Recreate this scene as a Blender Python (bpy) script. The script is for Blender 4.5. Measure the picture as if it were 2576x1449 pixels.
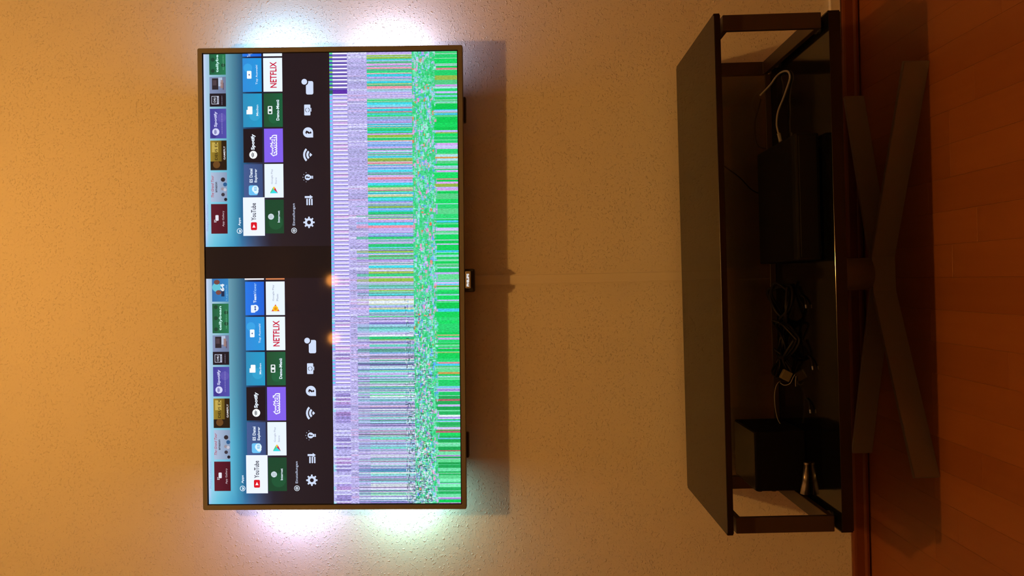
import bpy, bmesh, math, random
from mathutils import Vector, Matrix

C = bpy.context.scene.collection
S = bpy.context.scene
for o in list(bpy.data.objects):
    bpy.data.objects.remove(o, do_unlink=True)

# ------------------------------------------------------------------ camera
# the photograph was taken with the phone held sideways, so the camera is rolled by a quarter turn
CAM = Vector((-0.01597, -1.82763, 0.83647))
yaw, pitch, roll = -0.00971, 0.01344, -0.02658
fwd = Vector((math.sin(yaw)*math.cos(pitch), math.cos(yaw)*math.cos(pitch), math.sin(pitch)))
rt0 = Vector((math.cos(yaw), -math.sin(yaw), 0))
up0 = rt0.cross(fwd)
rt = rt0*math.cos(roll) + up0*math.sin(roll)
up = -rt0*math.sin(roll) + up0*math.cos(roll)
cam_d = bpy.data.cameras.new('camera')
cam_d.sensor_fit = 'HORIZONTAL'
cam_d.sensor_width = 36.0
cam_d.lens = 36.0*1860/2576
cam_d.clip_start = 0.01
cam = bpy.data.objects.new('camera', cam_d)
C.objects.link(cam)
m = Matrix.Identity(4)
for i in range(3):
    m[i][0] = -up[i]; m[i][1] = rt[i]; m[i][2] = -fwd[i]; m[i][3] = CAM[i]
cam.matrix_world = m
S.camera = cam

# ------------------------------------------------------------------ world and exposure
w = bpy.data.worlds.new('night'); S.world = w; w.use_nodes = True
w.node_tree.nodes['Background'].inputs[0].default_value = (0.0, 0.0, 0.0, 1)
w.node_tree.nodes['Background'].inputs[1].default_value = 0.0
S.view_settings.view_transform = 'Standard'
S.view_settings.look = 'None'
S.view_settings.exposure = 0.0
S.view_settings.gamma = 1.0
S.view_settings.use_curve_mapping = False

# lamp settings (the bulbs themselves are built with the ceiling lamps further down)
WARM = (1.0, 0.475, 0.10)
WARM2 = (1.0, 0.34, 0.055)
LAMP_NEAR = 1290.0      # strength of the bulb of the pendant in front of the television wall
LAMP_FAR = 22.0        # strength of the bulbs of the lamp at the far side of the room
LED = 285.0              # strength of the backlight strips of the television

# ------------------------------------------------------------------ materials
def lin(c):
    c = c/255.0
    return c/12.92 if c <= 0.04045 else ((c+0.055)/1.055)**2.4
def rgb(r, g, b): return (lin(r), lin(g), lin(b))

def new_mat(name):
    mt = bpy.data.materials.new(name); mt.use_nodes = True
    nt = mt.node_tree
    return mt, nt, nt.nodes['Principled BSDF']

def plain(name, col, rough=0.5, metal=0.0, spec=0.5, grain=0.0, gscale=200, bump=0.0):
    mt, nt, b = new_mat(name)
    b.inputs['Roughness'].default_value = rough
    b.inputs['Metallic'].default_value = metal
    b.inputs['Specular IOR Level'].default_value = spec
    tc = nt.nodes.new('ShaderNodeTexCoord')
    n = nt.nodes.new('ShaderNodeTexNoise'); n.inputs['Scale'].default_value = gscale
    n.inputs['Detail'].default_value = 3
    nt.links.new(tc.outputs['Object'], n.inputs['Vector'])
    mx = nt.nodes.new('ShaderNodeMix'); mx.data_type = 'RGBA'
    nt.links.new(n.outputs['Fac'], mx.inputs['Factor'])
    g = max(grain, 0.02)
    mx.inputs[6].default_value = (col[0]*(1-g), col[1]*(1-g), col[2]*(1-g), 1)
    mx.inputs[7].default_value = (min(col[0]*(1+g), 1), min(col[1]*(1+g), 1), min(col[2]*(1+g), 1), 1)
    nt.links.new(mx.outputs[2], b.inputs['Base Color'])
    if bump > 0:
        bp = nt.nodes.new('ShaderNodeBump'); bp.inputs['Strength'].default_value = 1
        bp.inputs['Distance'].default_value = bump
        nt.links.new(n.outputs['Fac'], bp.inputs['Height'])
        nt.links.new(bp.outputs['Normal'], b.inputs['Normal'])
    return mt

def wallpaper(name, seams=False):
    """painted woodchip wallpaper: scattered small raised chips"""
    mt, nt, b = new_mat(name)
    b.inputs['Base Color'].default_value = (0.76, 0.70, 0.60, 1)
    b.inputs['Roughness'].default_value = 0.85
    b.inputs['Specular IOR Level'].default_value = 0.15
    L = nt.links.new
    tc = nt.nodes.new('ShaderNodeTexCoord')
    def noise(scale, detail, dist=0.0, sx=1, sz=1):
        mp = nt.nodes.new('ShaderNodeMapping'); mp.inputs['Scale'].default_value = (sx, 1, sz)
        L(tc.outputs['Object'], mp.inputs['Vector'])
        n = nt.nodes.new('ShaderNodeTexNoise'); n.inputs['Scale'].default_value = scale
        n.inputs['Detail'].default_value = detail; n.inputs['Distortion'].default_value = dist
        L(mp.outputs['Vector'], n.inputs['Vector'])
        return n.outputs['Fac']
    def ramp(v, a, bb, lo=0.0, hi=1.0):
        r = nt.nodes.new('ShaderNodeMapRange'); r.interpolation_type = 'SMOOTHSTEP'
        r.inputs['From Min'].default_value = a; r.inputs['From Max'].default_value = bb
        r.inputs['To Min'].default_value = lo; r.inputs['To Max'].default_value = hi
        L(v, r.inputs['Value']); return r.outputs['Result']
    def math_(op, a, bb):
        q = nt.nodes.new('ShaderNodeMath'); q.operation = op
        for i, v in enumerate((a, bb)):
            if isinstance(v, (int, float)): q.inputs[i].default_value = v
            else: L(v, q.inputs[i])
        return q.outputs[0]
    chips = ramp(noise(165, 1.0, 0.7, 1.0, 1.25), 0.585, 0.75)
    chips2 = ramp(noise(250, 1.0, 0.4, 1.3, 0.9), 0.60, 0.78, 0, 0.5)
    patch = ramp(noise(14, 2), 0.34, 0.56, 0.45, 1.0)
    fine = noise(700, 2)
    h = math_('ADD', math_('MULTIPLY', math_('MAXIMUM', chips, chips2), patch), math_('MULTIPLY', fine, 0.10))
    if seams:
        sp = nt.nodes.new('ShaderNodeSeparateXYZ'); L(tc.outputs['Object'], sp.inputs[0])
        d = math_('ABSOLUTE', math_('ADD', sp.outputs['X'], 0.672), 0)
        h = math_('SUBTRACT', h, math_('MULTIPLY', math_('LESS_THAN', d, 0.0006), 0.35))
    bp = nt.nodes.new('ShaderNodeBump'); bp.inputs['Strength'].default_value = 0.8
    bp.inputs['Distance'].default_value = 0.00135
    L(h, bp.inputs['Height']); L(bp.outputs['Normal'], b.inputs['Normal'])
    return mt

def wood(name, source, dark, light, rough=0.36, sx=60, sy=2.2):
    """wood grain along Y; source: 'object' random per board, 'attr' random per face"""
    mt, nt, b = new_mat(name)
    L = nt.links.new
    b.inputs['Roughness'].default_value = rough
    b.inputs['Specular IOR Level'].default_value = 0.35
    if source == 'object':
        oi = nt.nodes.new('ShaderNodeObjectInfo'); rnd = oi.outputs['Random']
    else:
        at = nt.nodes.new('ShaderNodeAttribute'); at.attribute_name = 'rnd'; rnd = at.outputs['Fac']
    ge = nt.nodes.new('ShaderNodeNewGeometry')
    mp = nt.nodes.new('ShaderNodeMapping'); mp.inputs['Scale'].default_value = (sx, sy, sx)
    L(ge.outputs['Position'], mp.inputs['Vector'])
    cb = nt.nodes.new('ShaderNodeCombineXYZ'); 
    ml = nt.nodes.new('ShaderNodeMath'); ml.operation = 'MULTIPLY'; ml.inputs[1].default_value = 40
    L(rnd, ml.inputs[0]); L(ml.outputs[0], cb.inputs[2]); L(cb.outputs[0], mp.inputs['Location'])
    n = nt.nodes.new('ShaderNodeTexNoise'); n.inputs['Scale'].default_value = 1
    n.inputs['Detail'].default_value = 5; n.inputs['Distortion'].default_value = 0.5
    L(mp.outputs['Vector'], n.inputs['Vector'])
    a = nt.nodes.new('ShaderNodeMath'); a.operation = 'MULTIPLY_ADD'
    a.inputs[1].default_value = 0.55; L(n.outputs['Fac'], a.inputs[0])
    c = nt.nodes.new('ShaderNodeMath'); c.operation = 'MULTIPLY'; c.inputs[1].default_value = 0.55
    L(rnd, c.inputs[0]); L(c.outputs[0], a.inputs[2])
    mx = nt.nodes.new('ShaderNodeMix'); mx.data_type = 'RGBA'
    mx.inputs[6].default_value = (*dark, 1); mx.inputs[7].default_value = (*light, 1)
    L(a.outputs[0], mx.inputs['Factor']); L(mx.outputs[2], b.inputs['Base Color'])
    return mt

def tinted_glass(name, tint, rough=0.015):
    mt = bpy.data.materials.new(name); mt.use_nodes = True
    nt = mt.node_tree; nt.nodes.clear(); L = nt.links.new
    out = nt.nodes.new('ShaderNodeOutputMaterial')
    tr = nt.nodes.new('ShaderNodeBsdfTransparent'); tr.inputs[0].default_value = (*tint, 1)
    gl = nt.nodes.new('ShaderNodeBsdfGlossy'); gl.inputs['Roughness'].default_value = rough
    gl.inputs['Color'].default_value = (0.8, 0.8, 0.8, 1)
    fr = nt.nodes.new('ShaderNodeFresnel'); fr.inputs['IOR'].default_value = 1.45
    mx = nt.nodes.new('ShaderNodeMixShader')
    L(fr.outputs[0], mx.inputs[0]); L(tr.outputs[0], mx.inputs[1]); L(gl.outputs[0], mx.inputs[2])
    L(mx.outputs[0], out.inputs[0])
    return mt

def emitter(name, col, strength):
    mt, nt, b = new_mat(name)
    b.inputs['Base Color'].default_value = (0.1, 0.1, 0.1, 1)
    b.inputs['Emission Color'].default_value = (*col, 1)
    b.inputs['Emission Strength'].default_value = strength
    return mt

M = {}
M['wall'] = wallpaper('woodchip_wallpaper', True)
M['wall2'] = wallpaper('woodchip_wallpaper_other')
M['ceiling'] = plain('ceiling_paint', (0.72, 0.68, 0.60), 0.9, grain=0.03)
M['stave'] = wood('beech_stave', 'object', (0.215, 0.060, 0.011), (0.29, 0.092, 0.019))
M['stave_rest'] = wood('beech_stave_rest', 'attr', (0.215, 0.060, 0.011), (0.29, 0.092, 0.019))
M['base_wood'] = wood('skirting_wood', 'object', (0.14, 0.032, 0.005), (0.20, 0.052, 0.010), 0.30, 3, 60)
M['gap'] = plain('dark_gap', (0.02, 0.012, 0.008), 0.9)
M['duct'] = plain('painted_plastic', (0.76, 0.70, 0.60), 0.6, grain=0.02)
M['bezel'] = plain('brushed_titanium', (0.19, 0.18, 0.175), 0.45, 0.2, grain=0.05, gscale=900)
M['black'] = plain('black_plastic', (0.012, 0.011, 0.011), 0.45)
M['black_satin'] = plain('black_satin', (0.006, 0.006, 0.006), 0.25)
M['plate'] = plain('plate_silver', (0.40, 0.36, 0.31), 0.3, 0.3)
M['white_print'] = plain('white_print', (0.95, 0.95, 0.95), 0.5)
M['glass'] = tinted_glass('smoked_glass', (0.56, 0.545, 0.53))
M['glass_back'] = tinted_glass('smoked_back_glass', (0.60, 0.58, 0.55))
M['glass_edge'] = plain('smoked_glass_edge', (0.004, 0.003, 0.003), 0.12)
M['shelf'] = plain('black_glass_shelf', (0.003, 0.003, 0.003), 0.10)
M['frame'] = plain('dark_lacquered_steel', (0.050, 0.030, 0.020), 0.38, 0.1)
M['foot'] = plain('grey_steel', (0.25, 0.20, 0.155), 0.42, 0.3, grain=0.04, gscale=500)
M['disc'] = plain('steel_disc', (0.5, 0.48, 0.45), 0.35, 0.8)
M['device'] = plain('device_plastic', (0.006, 0.0055, 0.0055), 0.6, spec=0.15)
M['device_top'] = plain('lit_device_top', (0.05, 0.045, 0.028), 0.22)  # lighter olive paints in the light and reflected wall on the black box's top
M['silver'] = plain('brushed_silver', (0.62, 0.58, 0.54), 0.3, 0.95, grain=0.05, gscale=800)
M['white_cable'] = plain('white_cable', (0.42, 0.41, 0.39), 0.5)
M['black_cable'] = plain('black_cable', (0.015, 0.013, 0.012), 0.4)
M['clear_plastic'] = plain('beige_plastic', (0.30, 0.26, 0.15), 0.3)

# ------------------------------------------------------------------ mesh helpers
def link(name, me, mat, parent=None):
    o = bpy.data.objects.new(name, me); C.objects.link(o)
    for mm in (mat if isinstance(mat, (list, tuple)) else [mat]): o.data.materials.append(mm)
    if parent is not None: o.parent = parent
    return o
def obj(name, bm, mat, parent=None, smooth=False):
    me = bpy.data.meshes.new(name); bm.normal_update(); bm.to_mesh(me); bm.free()
    if smooth:
        for p in me.polygons: p.use_smooth = True
    return link(name, me, mat, parent)
def empty(name, loc, rz=0):
    o = bpy.data.objects.new(name, None); C.objects.link(o)
    o.empty_display_size = 0.05; o.location = loc; o.rotation_euler = (0, 0, rz); return o
def tag(o, label, cat, group=None):
    o['label'] = label; o['category'] = cat
    if group: o['group'] = group
    return o
def struct(o):
    o['kind'] = 'structure'; return o
def box(bm, x0, x1, y0, y1, z0, z1, bev=0.0, seg=2, mat=0):
    r = bmesh.ops.create_cube(bm, size=1)
    vs = r['verts']
    for v in vs:
        v.co = Vector((x0+(v.co.x+.5)*(x1-x0), y0+(v.co.y+.5)*(y1-y0), z0+(v.co.z+.5)*(z1-z0)))
    fs = {f for v in vs for f in v.link_faces}
    for f in fs: f.material_index = mat
    if bev > 0:
        es = list({e for v in vs for e in v.link_edges})
        bmesh.ops.bevel(bm, geom=es, offset=bev, segments=seg, affect='EDGES', profile=0.5)
    return bm
def new(): return bmesh.new()
def cyl(bm, p0, p1, r0, r1=None, n=24, caps=True):
    r1 = r0 if r1 is None else r1
    p0, p1 = Vector(p0), Vector(p1); d = (p1-p0).normalized()
    a = d.orthogonal().normalized(); b = d.cross(a)
    A, B = [], []
    for i in range(n):
        t = 2*math.pi*i/n; q = a*math.cos(t)+b*math.sin(t)
        A.append(bm.verts.new(p0+q*r0)); B.append(bm.verts.new(p1+q*r1))
    for i in range(n):
        j = (i+1) % n; bm.faces.new((A[i], A[j], B[j], B[i]))
    if caps:
        bm.faces.new(A[::-1]); bm.faces.new(B)
    return bm
def spline(pts, k=8):
    P = [Vector(p) for p in pts]; out = []
    for i in range(len(P)-1):
        p0 = P[max(i-1, 0)]; p1 = P[i]; p2 = P[i+1]; p3 = P[min(i+2, len(P)-1)]
        for s in range(k):
            t = s/k
            out.append(0.5*((2*p1)+(p2-p0)*t+(2*p0-5*p1+4*p2-p3)*t*t+(-p0+3*p1-3*p2+p3)*t**3))
    out.append(P[-1]); return out
def tube(bm, pts, r, n=8, k=8):
    Q = spline(pts, k); rings = []
    a = (Q[1]-Q[0]).orthogonal().normalized()
    for i, q in enumerate(Q):
        d = (Q[min(i+1, len(Q)-1)]-Q[max(i-1, 0)]).normalized()
        a = (a-d*a.dot(d)).normalized(); b = d.cross(a)
        rings.append([bm.verts.new(q+(a*math.cos(2*math.pi*j/n)+b*math.sin(2*math.pi*j/n))*r) for j in range(n)])
    for i in range(len(rings)-1):
        for j in range(n):
            bm.faces.new((rings[i][j], rings[i][(j+1) % n], rings[i+1][(j+1) % n], rings[i+1][j]))
    bm.faces.new(rings[0][::-1]); bm.faces.new(rings[-1])
    return bm
def prism(bm, pts, y0, y1):
    """closed outline in (x, z) pushed from y0 to y1"""
    A = [bm.verts.new((x, y0, z)) for x, z in pts]; B = [bm.verts.new((x, y1, z)) for x, z in pts]
    n = len(pts)
    for i in range(n):
        j = (i+1) % n; bm.faces.new((A[i], A[j], B[j], B[i]))
    bm.faces.new(A[::-1]); bm.faces.new(B)
    bmesh.ops.recalc_face_normals(bm, faces=bm.faces)
    return bm
def text_mesh(txt, bold=0.0, res=3):
    """triangulated outline of a word, as (points, faces)"""
    cu = bpy.data.curves.new('t', 'FONT'); cu.body = txt; cu.size = 1; cu.offset = bold
    cu.resolution_u = res; cu.fill_mode = 'FRONT'
    ob = bpy.data.objects.new('t', cu)
    me = bpy.data.meshes.new_from_object(ob)
    vs = [(v.co.x, v.co.y) for v in me.vertices]; fs = [tuple(p.vertices) for p in me.polygons]
    bpy.data.objects.remove(ob); bpy.data.meshes.remove(me); bpy.data.curves.remove(cu)
    return vs, fs

# ------------------------------------------------------------------ the room
RX, RY, RZ = 2.3, -4.7, 2.5
bm = new(); box(bm, -RX-.1, RX+.1, 0, 0.12, -0.1, RZ+.1)
struct(obj('wall_back', bm, M['wall']))
bm = new(); box(bm, -RX-.1, RX+.1, RY-.12, RY, -0.1, RZ+.1)
struct(obj('wall_front', bm, M['wall2']))
bm = new(); box(bm, -RX-.12, -RX, RY, 0, -0.1, RZ+.1)
struct(obj('wall_left', bm, M['wall2']))
bm = new(); box(bm, RX, RX+.12, RY, 0, -0.1, RZ+.1)
struct(obj('wall_right', bm, M['wall2']))
bm = new(); box(bm, -RX, RX, RY, 0, RZ, RZ+.1)
struct(obj('ceiling', bm, M['ceiling']))
bm = new(); box(bm, -RX, RX, RY, 0, -0.1, -0.008)
floor = struct(obj('floor', bm, M['gap']))

# laminate floor: narrow beech staves laid towards the television wall
random.seed(5)
SW = 0.0648
def stave_mesh(L):
    b = new(); box(b, -SW/2+.0001, SW/2-.0001, -L/2+.0001, L/2-.0001, -0.008, 0.0, 0.0002, 1)
    me = bpy.data.meshes.new('floor_board'); b.normal_update(); b.to_mesh(me); b.free()
    me.materials.append(M['stave']); return me
LENS = [0.30, 0.38, 0.46, 0.54]
smesh = {L: stave_mesh(L) for L in LENS}
rest = new(); rest_rnd = []
nx = int(2*RX/SW); n_ind = 0
for i in range(nx+1):
    x = -RX + SW/2 + i*SW
    if x > RX-SW/2: break
    y = -0.001 - random.uniform(0, 0.25)
    y0 = -0.001
    first = True
    while y0 > RY+0.02:
        L = random.choice(LENS)
        if first: L = random.choice([0.30, 0.38, 0.46, 0.54]); first = False
        if y0-L < RY: break
        yc = y0-L/2
        if abs(x) < 1.15 and y0 > -1.5 and n_ind < 295:
            o = bpy.data.objects.new('floor_board', smesh[L]); C.objects.link(o)
            o.parent = floor; o.location = (x, yc, 0); n_ind += 1
        else:
            box(rest, x-SW/2+.0002, x+SW/2-.0002, yc-L/2+.0002, yc+L/2-.0002, -0.008, 0.0)
            rest_rnd += [random.random()]*6
        y0 -= L
rest.normal_update()
me = bpy.data.meshes.new('floor_boards'); rest.to_mesh(me); rest.free()
at = me.attributes.new('rnd', 'FLOAT', 'FACE')
for i in range(len(me.polygons)): at.data[i].value = rest_rnd[i//6*6] if i//6*6 < len(rest_rnd) else 0.5
o = link('floor_boards', me, M['stave_rest'], floor); o['kind'] = 'stuff'

# skirting board with a rounded bead at its foot
def skirting(name, x0, x1, y=0.0):
    prof = [(0, 0.0035), (-.0165, .0035), (-.0185, .006), (-.0185, .011), (-.0165, .0140), (-.0142, .0155), (-.0135, .034), (-.0122, .0385), (-.009, .0412), (0, .0412)]
    bm = new(); A = [bm.verts.new((x0, y+a, z)) for a, z in prof]; B = [bm.verts.new((x1, y+a, z)) for a, z in prof]
    n = len(prof)
    for i in range(n):
        j = (i+1) % n; bm.faces.new((A[i], A[j], B[j], B[i]))
    bm.faces.new(A[::-1]); bm.faces.new(B)
    bmesh.ops.recalc_face_normals(bm, faces=bm.faces)
    return struct(obj(name, bm, M['base_wood']))
skirting('baseboard_back', -RX, RX)

# cable ducts on the wall
bm = new()
pts_top, pts_bot = (-0.0120, 1.10), (-0.0172, 0.045)
# slightly leaning strip, 26 mm wide and 11 mm deep
def duct_strip(bm, a, b, wd, d, bev):
    box(bm, -wd/2, wd/2, -d, 0.0, 0, 1, 0)
    for v in bm.verts:
        t = v.co.z; z = b[1]+(a[1]-b[1])*t
        v.co = Vector((v.co.x+b[0]+(a[0]-b[0])*t, v.co.y, z))
    es = [e for e in bm.edges if abs(e.verts[0].co.z-e.verts[1].co.z) > .1 and e.verts[0].co.y < -.001]
    bmesh.ops.bevel(bm, geom=es, offset=bev, segments=3, affect='EDGES')
duct_strip(bm, pts_top, pts_bot, 0.0265, 0.010, 0.003)
tag(obj('cable_duct', bm, M['duct']), 'wall-coloured vertical cable duct running from the television down behind the glass console', 'cable duct')
bm = new(); box(bm, 0.522, 1.6, -0.011, 0, 0.0425, 0.0685, 0.0025, 2)
tag(obj('cable_duct', bm, M['duct']), 'wall-coloured horizontal cable duct lying just above the skirting board right of the console', 'cable duct')

# ------------------------------------------------------------------ television
TW, TH = 1.0670, 0.6002
tv = empty('television', (0.0, -0.0836, 1.28467))
tv.rotation_euler = (-0.0012, 0.0184, 0.0)
tag(tv, 'large flat television with a thin titanium frame, split glitching picture and glowing sides', 'television')
# front bezel frame
def frame_ring(bm, xi, zi, xo, zo, y0, y1, r):
    def rr(hx, hz, r, n=5):
        P = []
        for cx, cz, a0 in ((hx-r, hz-r, 0), (-hx+r, hz-r, 90), (-hx+r, -hz+r, 180), (hx-r, -hz+r, 270)):
            for k in range(n+1):
                a = math.radians(a0+90*k/n); P.append((cx+r*math.cos(a), cz+r*math.sin(a)))
        return P
    I = rr(xi, zi, 0.0004); O = rr(xo, zo, r); OB = rr(xo-.0012, zo-.0012, r-.0008)
    n = len(I)
    vi0 = [bm.verts.new((x, y0, z)) for x, z in I]; vi1 = [bm.verts.new((x, y1, z)) for x, z in I]
    vf = [bm.verts.new((x, y0, z)) for x, z in OB]
    vo0 = [bm.verts.new((x, y0+.0012, z)) for x, z in O]; vo1 = [bm.verts.new((x, y1, z)) for x, z in O]
    for i in range(n):
        j = (i+1) % n
        bm.faces.new((vi0[i], vi0[j], vf[j], vf[i])); bm.faces.new((vf[i], vf[j], vo0[j], vo0[i]))
        bm.faces.new((vo0[i], vo0[j], vo1[j], vo1[i])); bm.faces.new((vo1[i], vo1[j], vi1[j], vi1[i]))
        bm.faces.new((vi1[i], vi1[j], vi0[j], vi0[i]))
    bmesh.ops.recalc_face_normals(bm, faces=bm.faces)
bm = new(); frame_ring(bm, TW/2+.0025, TH/2+.0025, TW/2+.0137, TH/2+.0135, -0.003, 0.012, 0.004)
obj('bezel', bm, M['bezel'], tv)
bm = new(); box(bm, -TW/2-.0026, TW/2+.0026, 0.0004, 0.010, -TH/2-.0026, TH/2+.0026)
screen = obj('screen', bm, M['black_satin'], tv)
# back shell: thin outer plate and the thicker lower electronics box
bm = new(); box(bm, -TW/2-.008, TW/2+.008, 0.010, 0.022, -TH/2-.008, TH/2+.008, 0.003, 2)
obj('back_cover', bm, M['black'], tv)
bm = new(); box(bm, -0.43, 0.43, 0.022, 0.046, -TH/2+.0, 0.12, 0.006, 2)
obj('electronics_housing', bm, M['black'], tv)
for sx in (-1, 1):      # the two dark loudspeaker bulges under the lower edge
    bm = new(); box(bm, sx*0.40-.03, sx*0.40+.03, 0.014, 0.034, -TH/2-.019, -TH/2+.02, 0.003, 2)
    obj('speaker_port', bm, M['black'], tv)
# badge hanging below the lower edge
bx0, bx1, bz0, bz1 = -0.0250, 0.0155, -0.3285, -0.3155
bm = new(); box(bm, bx0, bx1, -0.004, 0.006, bz0, bz1, 0.0016, 3)
badge = obj('brand_plate', bm, M['plate'], tv)
badge['label'] = 'small silver badge lettered in white'
vs, fs = text_mesh('PHILIPS', 0.05, 2)
xs = [v[0] for v in vs]; ys = [v[1] for v in vs]
me = bpy.data.meshes.new('lettering')
fx = lambda x: -0.0205+(x-min(xs))/(max(xs)-min(xs))*0.0300
fz = lambda y: -0.3245+(y-min(ys))/(max(ys)-min(ys))*0.0060
me.from_pydata([(fx(a), -0.0043, fz(b)) for a, b in vs], [], fs)
link('lettering', me, emitter('lit_lettering', (0.9, 0.95, 1.0), 0.85), badge)['label'] = 'white illuminated letters'
bm = new(); box(bm, -0.034, 0.021, 0.007, 0.028, -0.337, -0.296, 0.004, 2)
obj('sensor_housing', bm, M['black'], tv)
bm = new(); box(bm, -0.10, 0.10, 0.044, 0.0825, -0.10, 0.10, 0.002, 1)
obj('wall_bracket', bm, M['black'], tv)
# backlight strips behind the left and right edges
led_cols = {(1, 1): (0.34, 0.78, 1.3), (1, -1): (0.76, 0.80, 1.2), (-1, 1): (0.68, 0.70, 1.3), (-1, -1): (0.45, 0.95, 0.85)}
for (sx, sz), c in led_cols.items():
    nm = 'led_%d%d' % (sx, sz)
    mt = emitter(nm, c, LED)
    x = sx*0.507; zc = (0.0 if sx > 0 else -0.022)+sz*0.136
    bm = new()
    q = [bm.verts.new(p) for p in ((x, 0.0225, zc-.031), (x, 0.0225, zc+.031), (x-sx*.012, .0345, zc+.031), (x-sx*.012, .0345, zc-.031))]
    f = bm.faces.new(q)
    b2 = [bm.verts.new(p) for p in ((x-sx*.012, .0225, zc-.031), (x-sx*.012, .0225, zc+.031))]
    bm.faces.new((q[0], q[3], b2[0])); bm.faces.new((q[1], b2[1], q[2])); bm.faces.new((q[3], q[2], b2[1], b2[0])); bm.faces.new((q[0], b2[0], b2[1], q[1]))
    bmesh.ops.recalc_face_normals(bm, faces=bm.faces)
    for k, ff in enumerate(bm.faces): ff.material_index = 0 if abs(ff.normal.y) > .3 and abs(ff.normal.x) > .3 else 1
    o = obj('backlight_strip', bm, [mt, M['black']], tv)

# ---------------- the picture on the screen: flat print made of coloured faces, all in panel units
# panel units: U to the right 0..1134, V down 0..638
PW, PH = 1134.0, 638.0
UX = TW/PW
class Pic:
    def __init__(s): s.v = []; s.f = []; s.c = []; s.clip = (0, PW)
    def P(s, u, v, layer): return ((u/PW-.5)*TW, -0.00004*layer, (.5-v/PH)*TH)
    def face(s, pts, cols, layer, noise=0.0):
        b = len(s.v)
        for p in pts: s.v.append(s.P(p[0], p[1], layer))
        s.f.append(tuple(range(b, b+len(pts))))
        if not isinstance(cols, list): cols = [cols]*len(pts)
        s.c += [(*[lin(k) for k in c], noise) for c in cols]
    def rect(s, u0, v0, u1, v1, col, layer=1, noise=0.0, grad=None):
        u0, u1 = max(u0, s.clip[0]), min(u1, s.clip[1])
        if u1-u0 < 0.05: return
        if grad is None: cols = [col]*4
        else: cols = [grad, grad, col, col]          # bottom colour, top colour
        s.face([(u0, v1), (u1, v1), (u1, v0), (u0, v0)], cols, layer, noise)
    def rrect(s, u0, v0, u1, v1, r, col, layer=2):
        if u0 < s.clip[0] or u1 > s.clip[1]:
            return s.rect(u0, v0, u1, v1, col, layer)
        P = []
        for cx, cy, a0 in ((u1-r, v0+r, -90), (u1-r, v1-r, 0), (u0+r, v1-r, 90), (u0+r, v0+r, 180)):
            for k in range(4):
                a = math.radians(a0+30*k); P.append((cx+r*math.cos(a), cy+r*math.sin(a)))
        s.face(P[::-1], col, layer)
    def disc(s, u, v, r, col, layer=2, a0=0, a1=360, rv=None):
        if u+r > s.clip[1]: return
        rv = rv or r; n = max(8, int(abs(a1-a0)/15))
        P = [(u+r*math.cos(math.radians(a0+(a1-a0)*k/n)), v-rv*math.sin(math.radians(a0+(a1-a0)*k/n))) for k in range(n+(0 if a1-a0 == 360 else 1))]
        if a1-a0 != 360: P.append((u, v))
        s.face(P, col, layer)
    def arc(s, u, v, r0, r1, a0, a1, col, layer=3):
        if u+r1 > s.clip[1]: return
        n = max(4, int(abs(a1-a0)/15))
        for k in range(n):
            A = math.radians(a0+(a1-a0)*k/n); B = math.radians(a0+(a1-a0)*(k+1)/n)
            s.face([(u+r0*math.cos(A), v-r0*math.sin(A)), (u+r1*math.cos(A), v-r1*math.sin(A)), (u+r1*math.cos(B), v-r1*math.sin(B)), (u+r0*math.cos(B), v-r0*math.sin(B))], col, layer)
    def poly(s, P, col, layer=3):
        if max(p[0] for p in P) > s.clip[1]: return
        s.face(P, col, layer)
    def text(s, txt, u0, v0, u1, v1, col, layer=4, bold=0.0, slant=0.0):
        if u1 > s.clip[1]: return
        vs, fs = text_mesh(txt, bold, 2)
        xs = [a for a, b in vs]; ys = [b for a, b in vs]
        ax, bx = min(xs), max(xs); ay, by = min(ys), max(ys)
        base = len(s.v)
        for a, b in vs:
            t = (b-ay)/(by-ay)
            s.v.append(s.P(u0+(a-ax)/(bx-ax)*(u1-u0)+slant*t, v1-t*(v1-v0), layer))
        for f in fs:
            s.f.append(tuple(base+i for i in f)); s.c += [(*[lin(k) for k in col], 0.0)]*len(f)
    def build(s, name, mat, parent):
        me = bpy.data.meshes.new(name); me.from_pydata(s.v, [], s.f)
        ca = me.color_attributes.new('ink', 'FLOAT_COLOR', 'CORNER')
        flat = [x for c in s.c for x in c]
        ca.data.foreach_set('color', flat)
        return link(name, me, mat, parent)

mt, nt, b = new_mat('screen_picture')
L = nt.links.new
at = nt.nodes.new('ShaderNodeAttribute'); at.attribute_name = 'ink'
tc = nt.nodes.new('ShaderNodeTexCoord')
def nz(sx, sz, scale, det):
    mp = nt.nodes.new('ShaderNodeMapping'); mp.inputs['Scale'].default_value = (sx, 0, sz)
    L(tc.outputs['Object'], mp.inputs['Vector'])
    n = nt.nodes.new('ShaderNodeTexNoise'); n.inputs['Scale'].default_value = scale; n.inputs['Detail'].default_value = det
    L(mp.outputs['Vector'], n.inputs['Vector']); return n.outputs['Fac']
n1 = nz(1, 1, 900, 1); n2 = nz(1.0, 0.25, 650, 1)
ad = nt.nodes.new('ShaderNodeMath'); ad.operation = 'ADD'; L(n1, ad.inputs[0]); L(n2, ad.inputs[1])
mr = nt.nodes.new('ShaderNodeMapRange'); mr.inputs['From Min'].default_value = 0.72; mr.inputs['From Max'].default_value = 1.28
mr.inputs['To Min'].default_value = -1; mr.inputs['To Max'].default_value = 1; L(ad.outputs[0], mr.inputs['Value'])
mu = nt.nodes.new('ShaderNodeMath'); mu.operation = 'MULTIPLY_ADD'; mu.inputs[2].default_value = 1.0
L(mr.outputs[0], mu.inputs[0]); L(at.outputs['Alpha'], mu.inputs[1])
vm = nt.nodes.new('ShaderNodeVectorMath'); vm.operation = 'SCALE'
L(at.outputs['Color'], vm.inputs[0]); L(mu.outputs[0], vm.inputs['Scale'])
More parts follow.
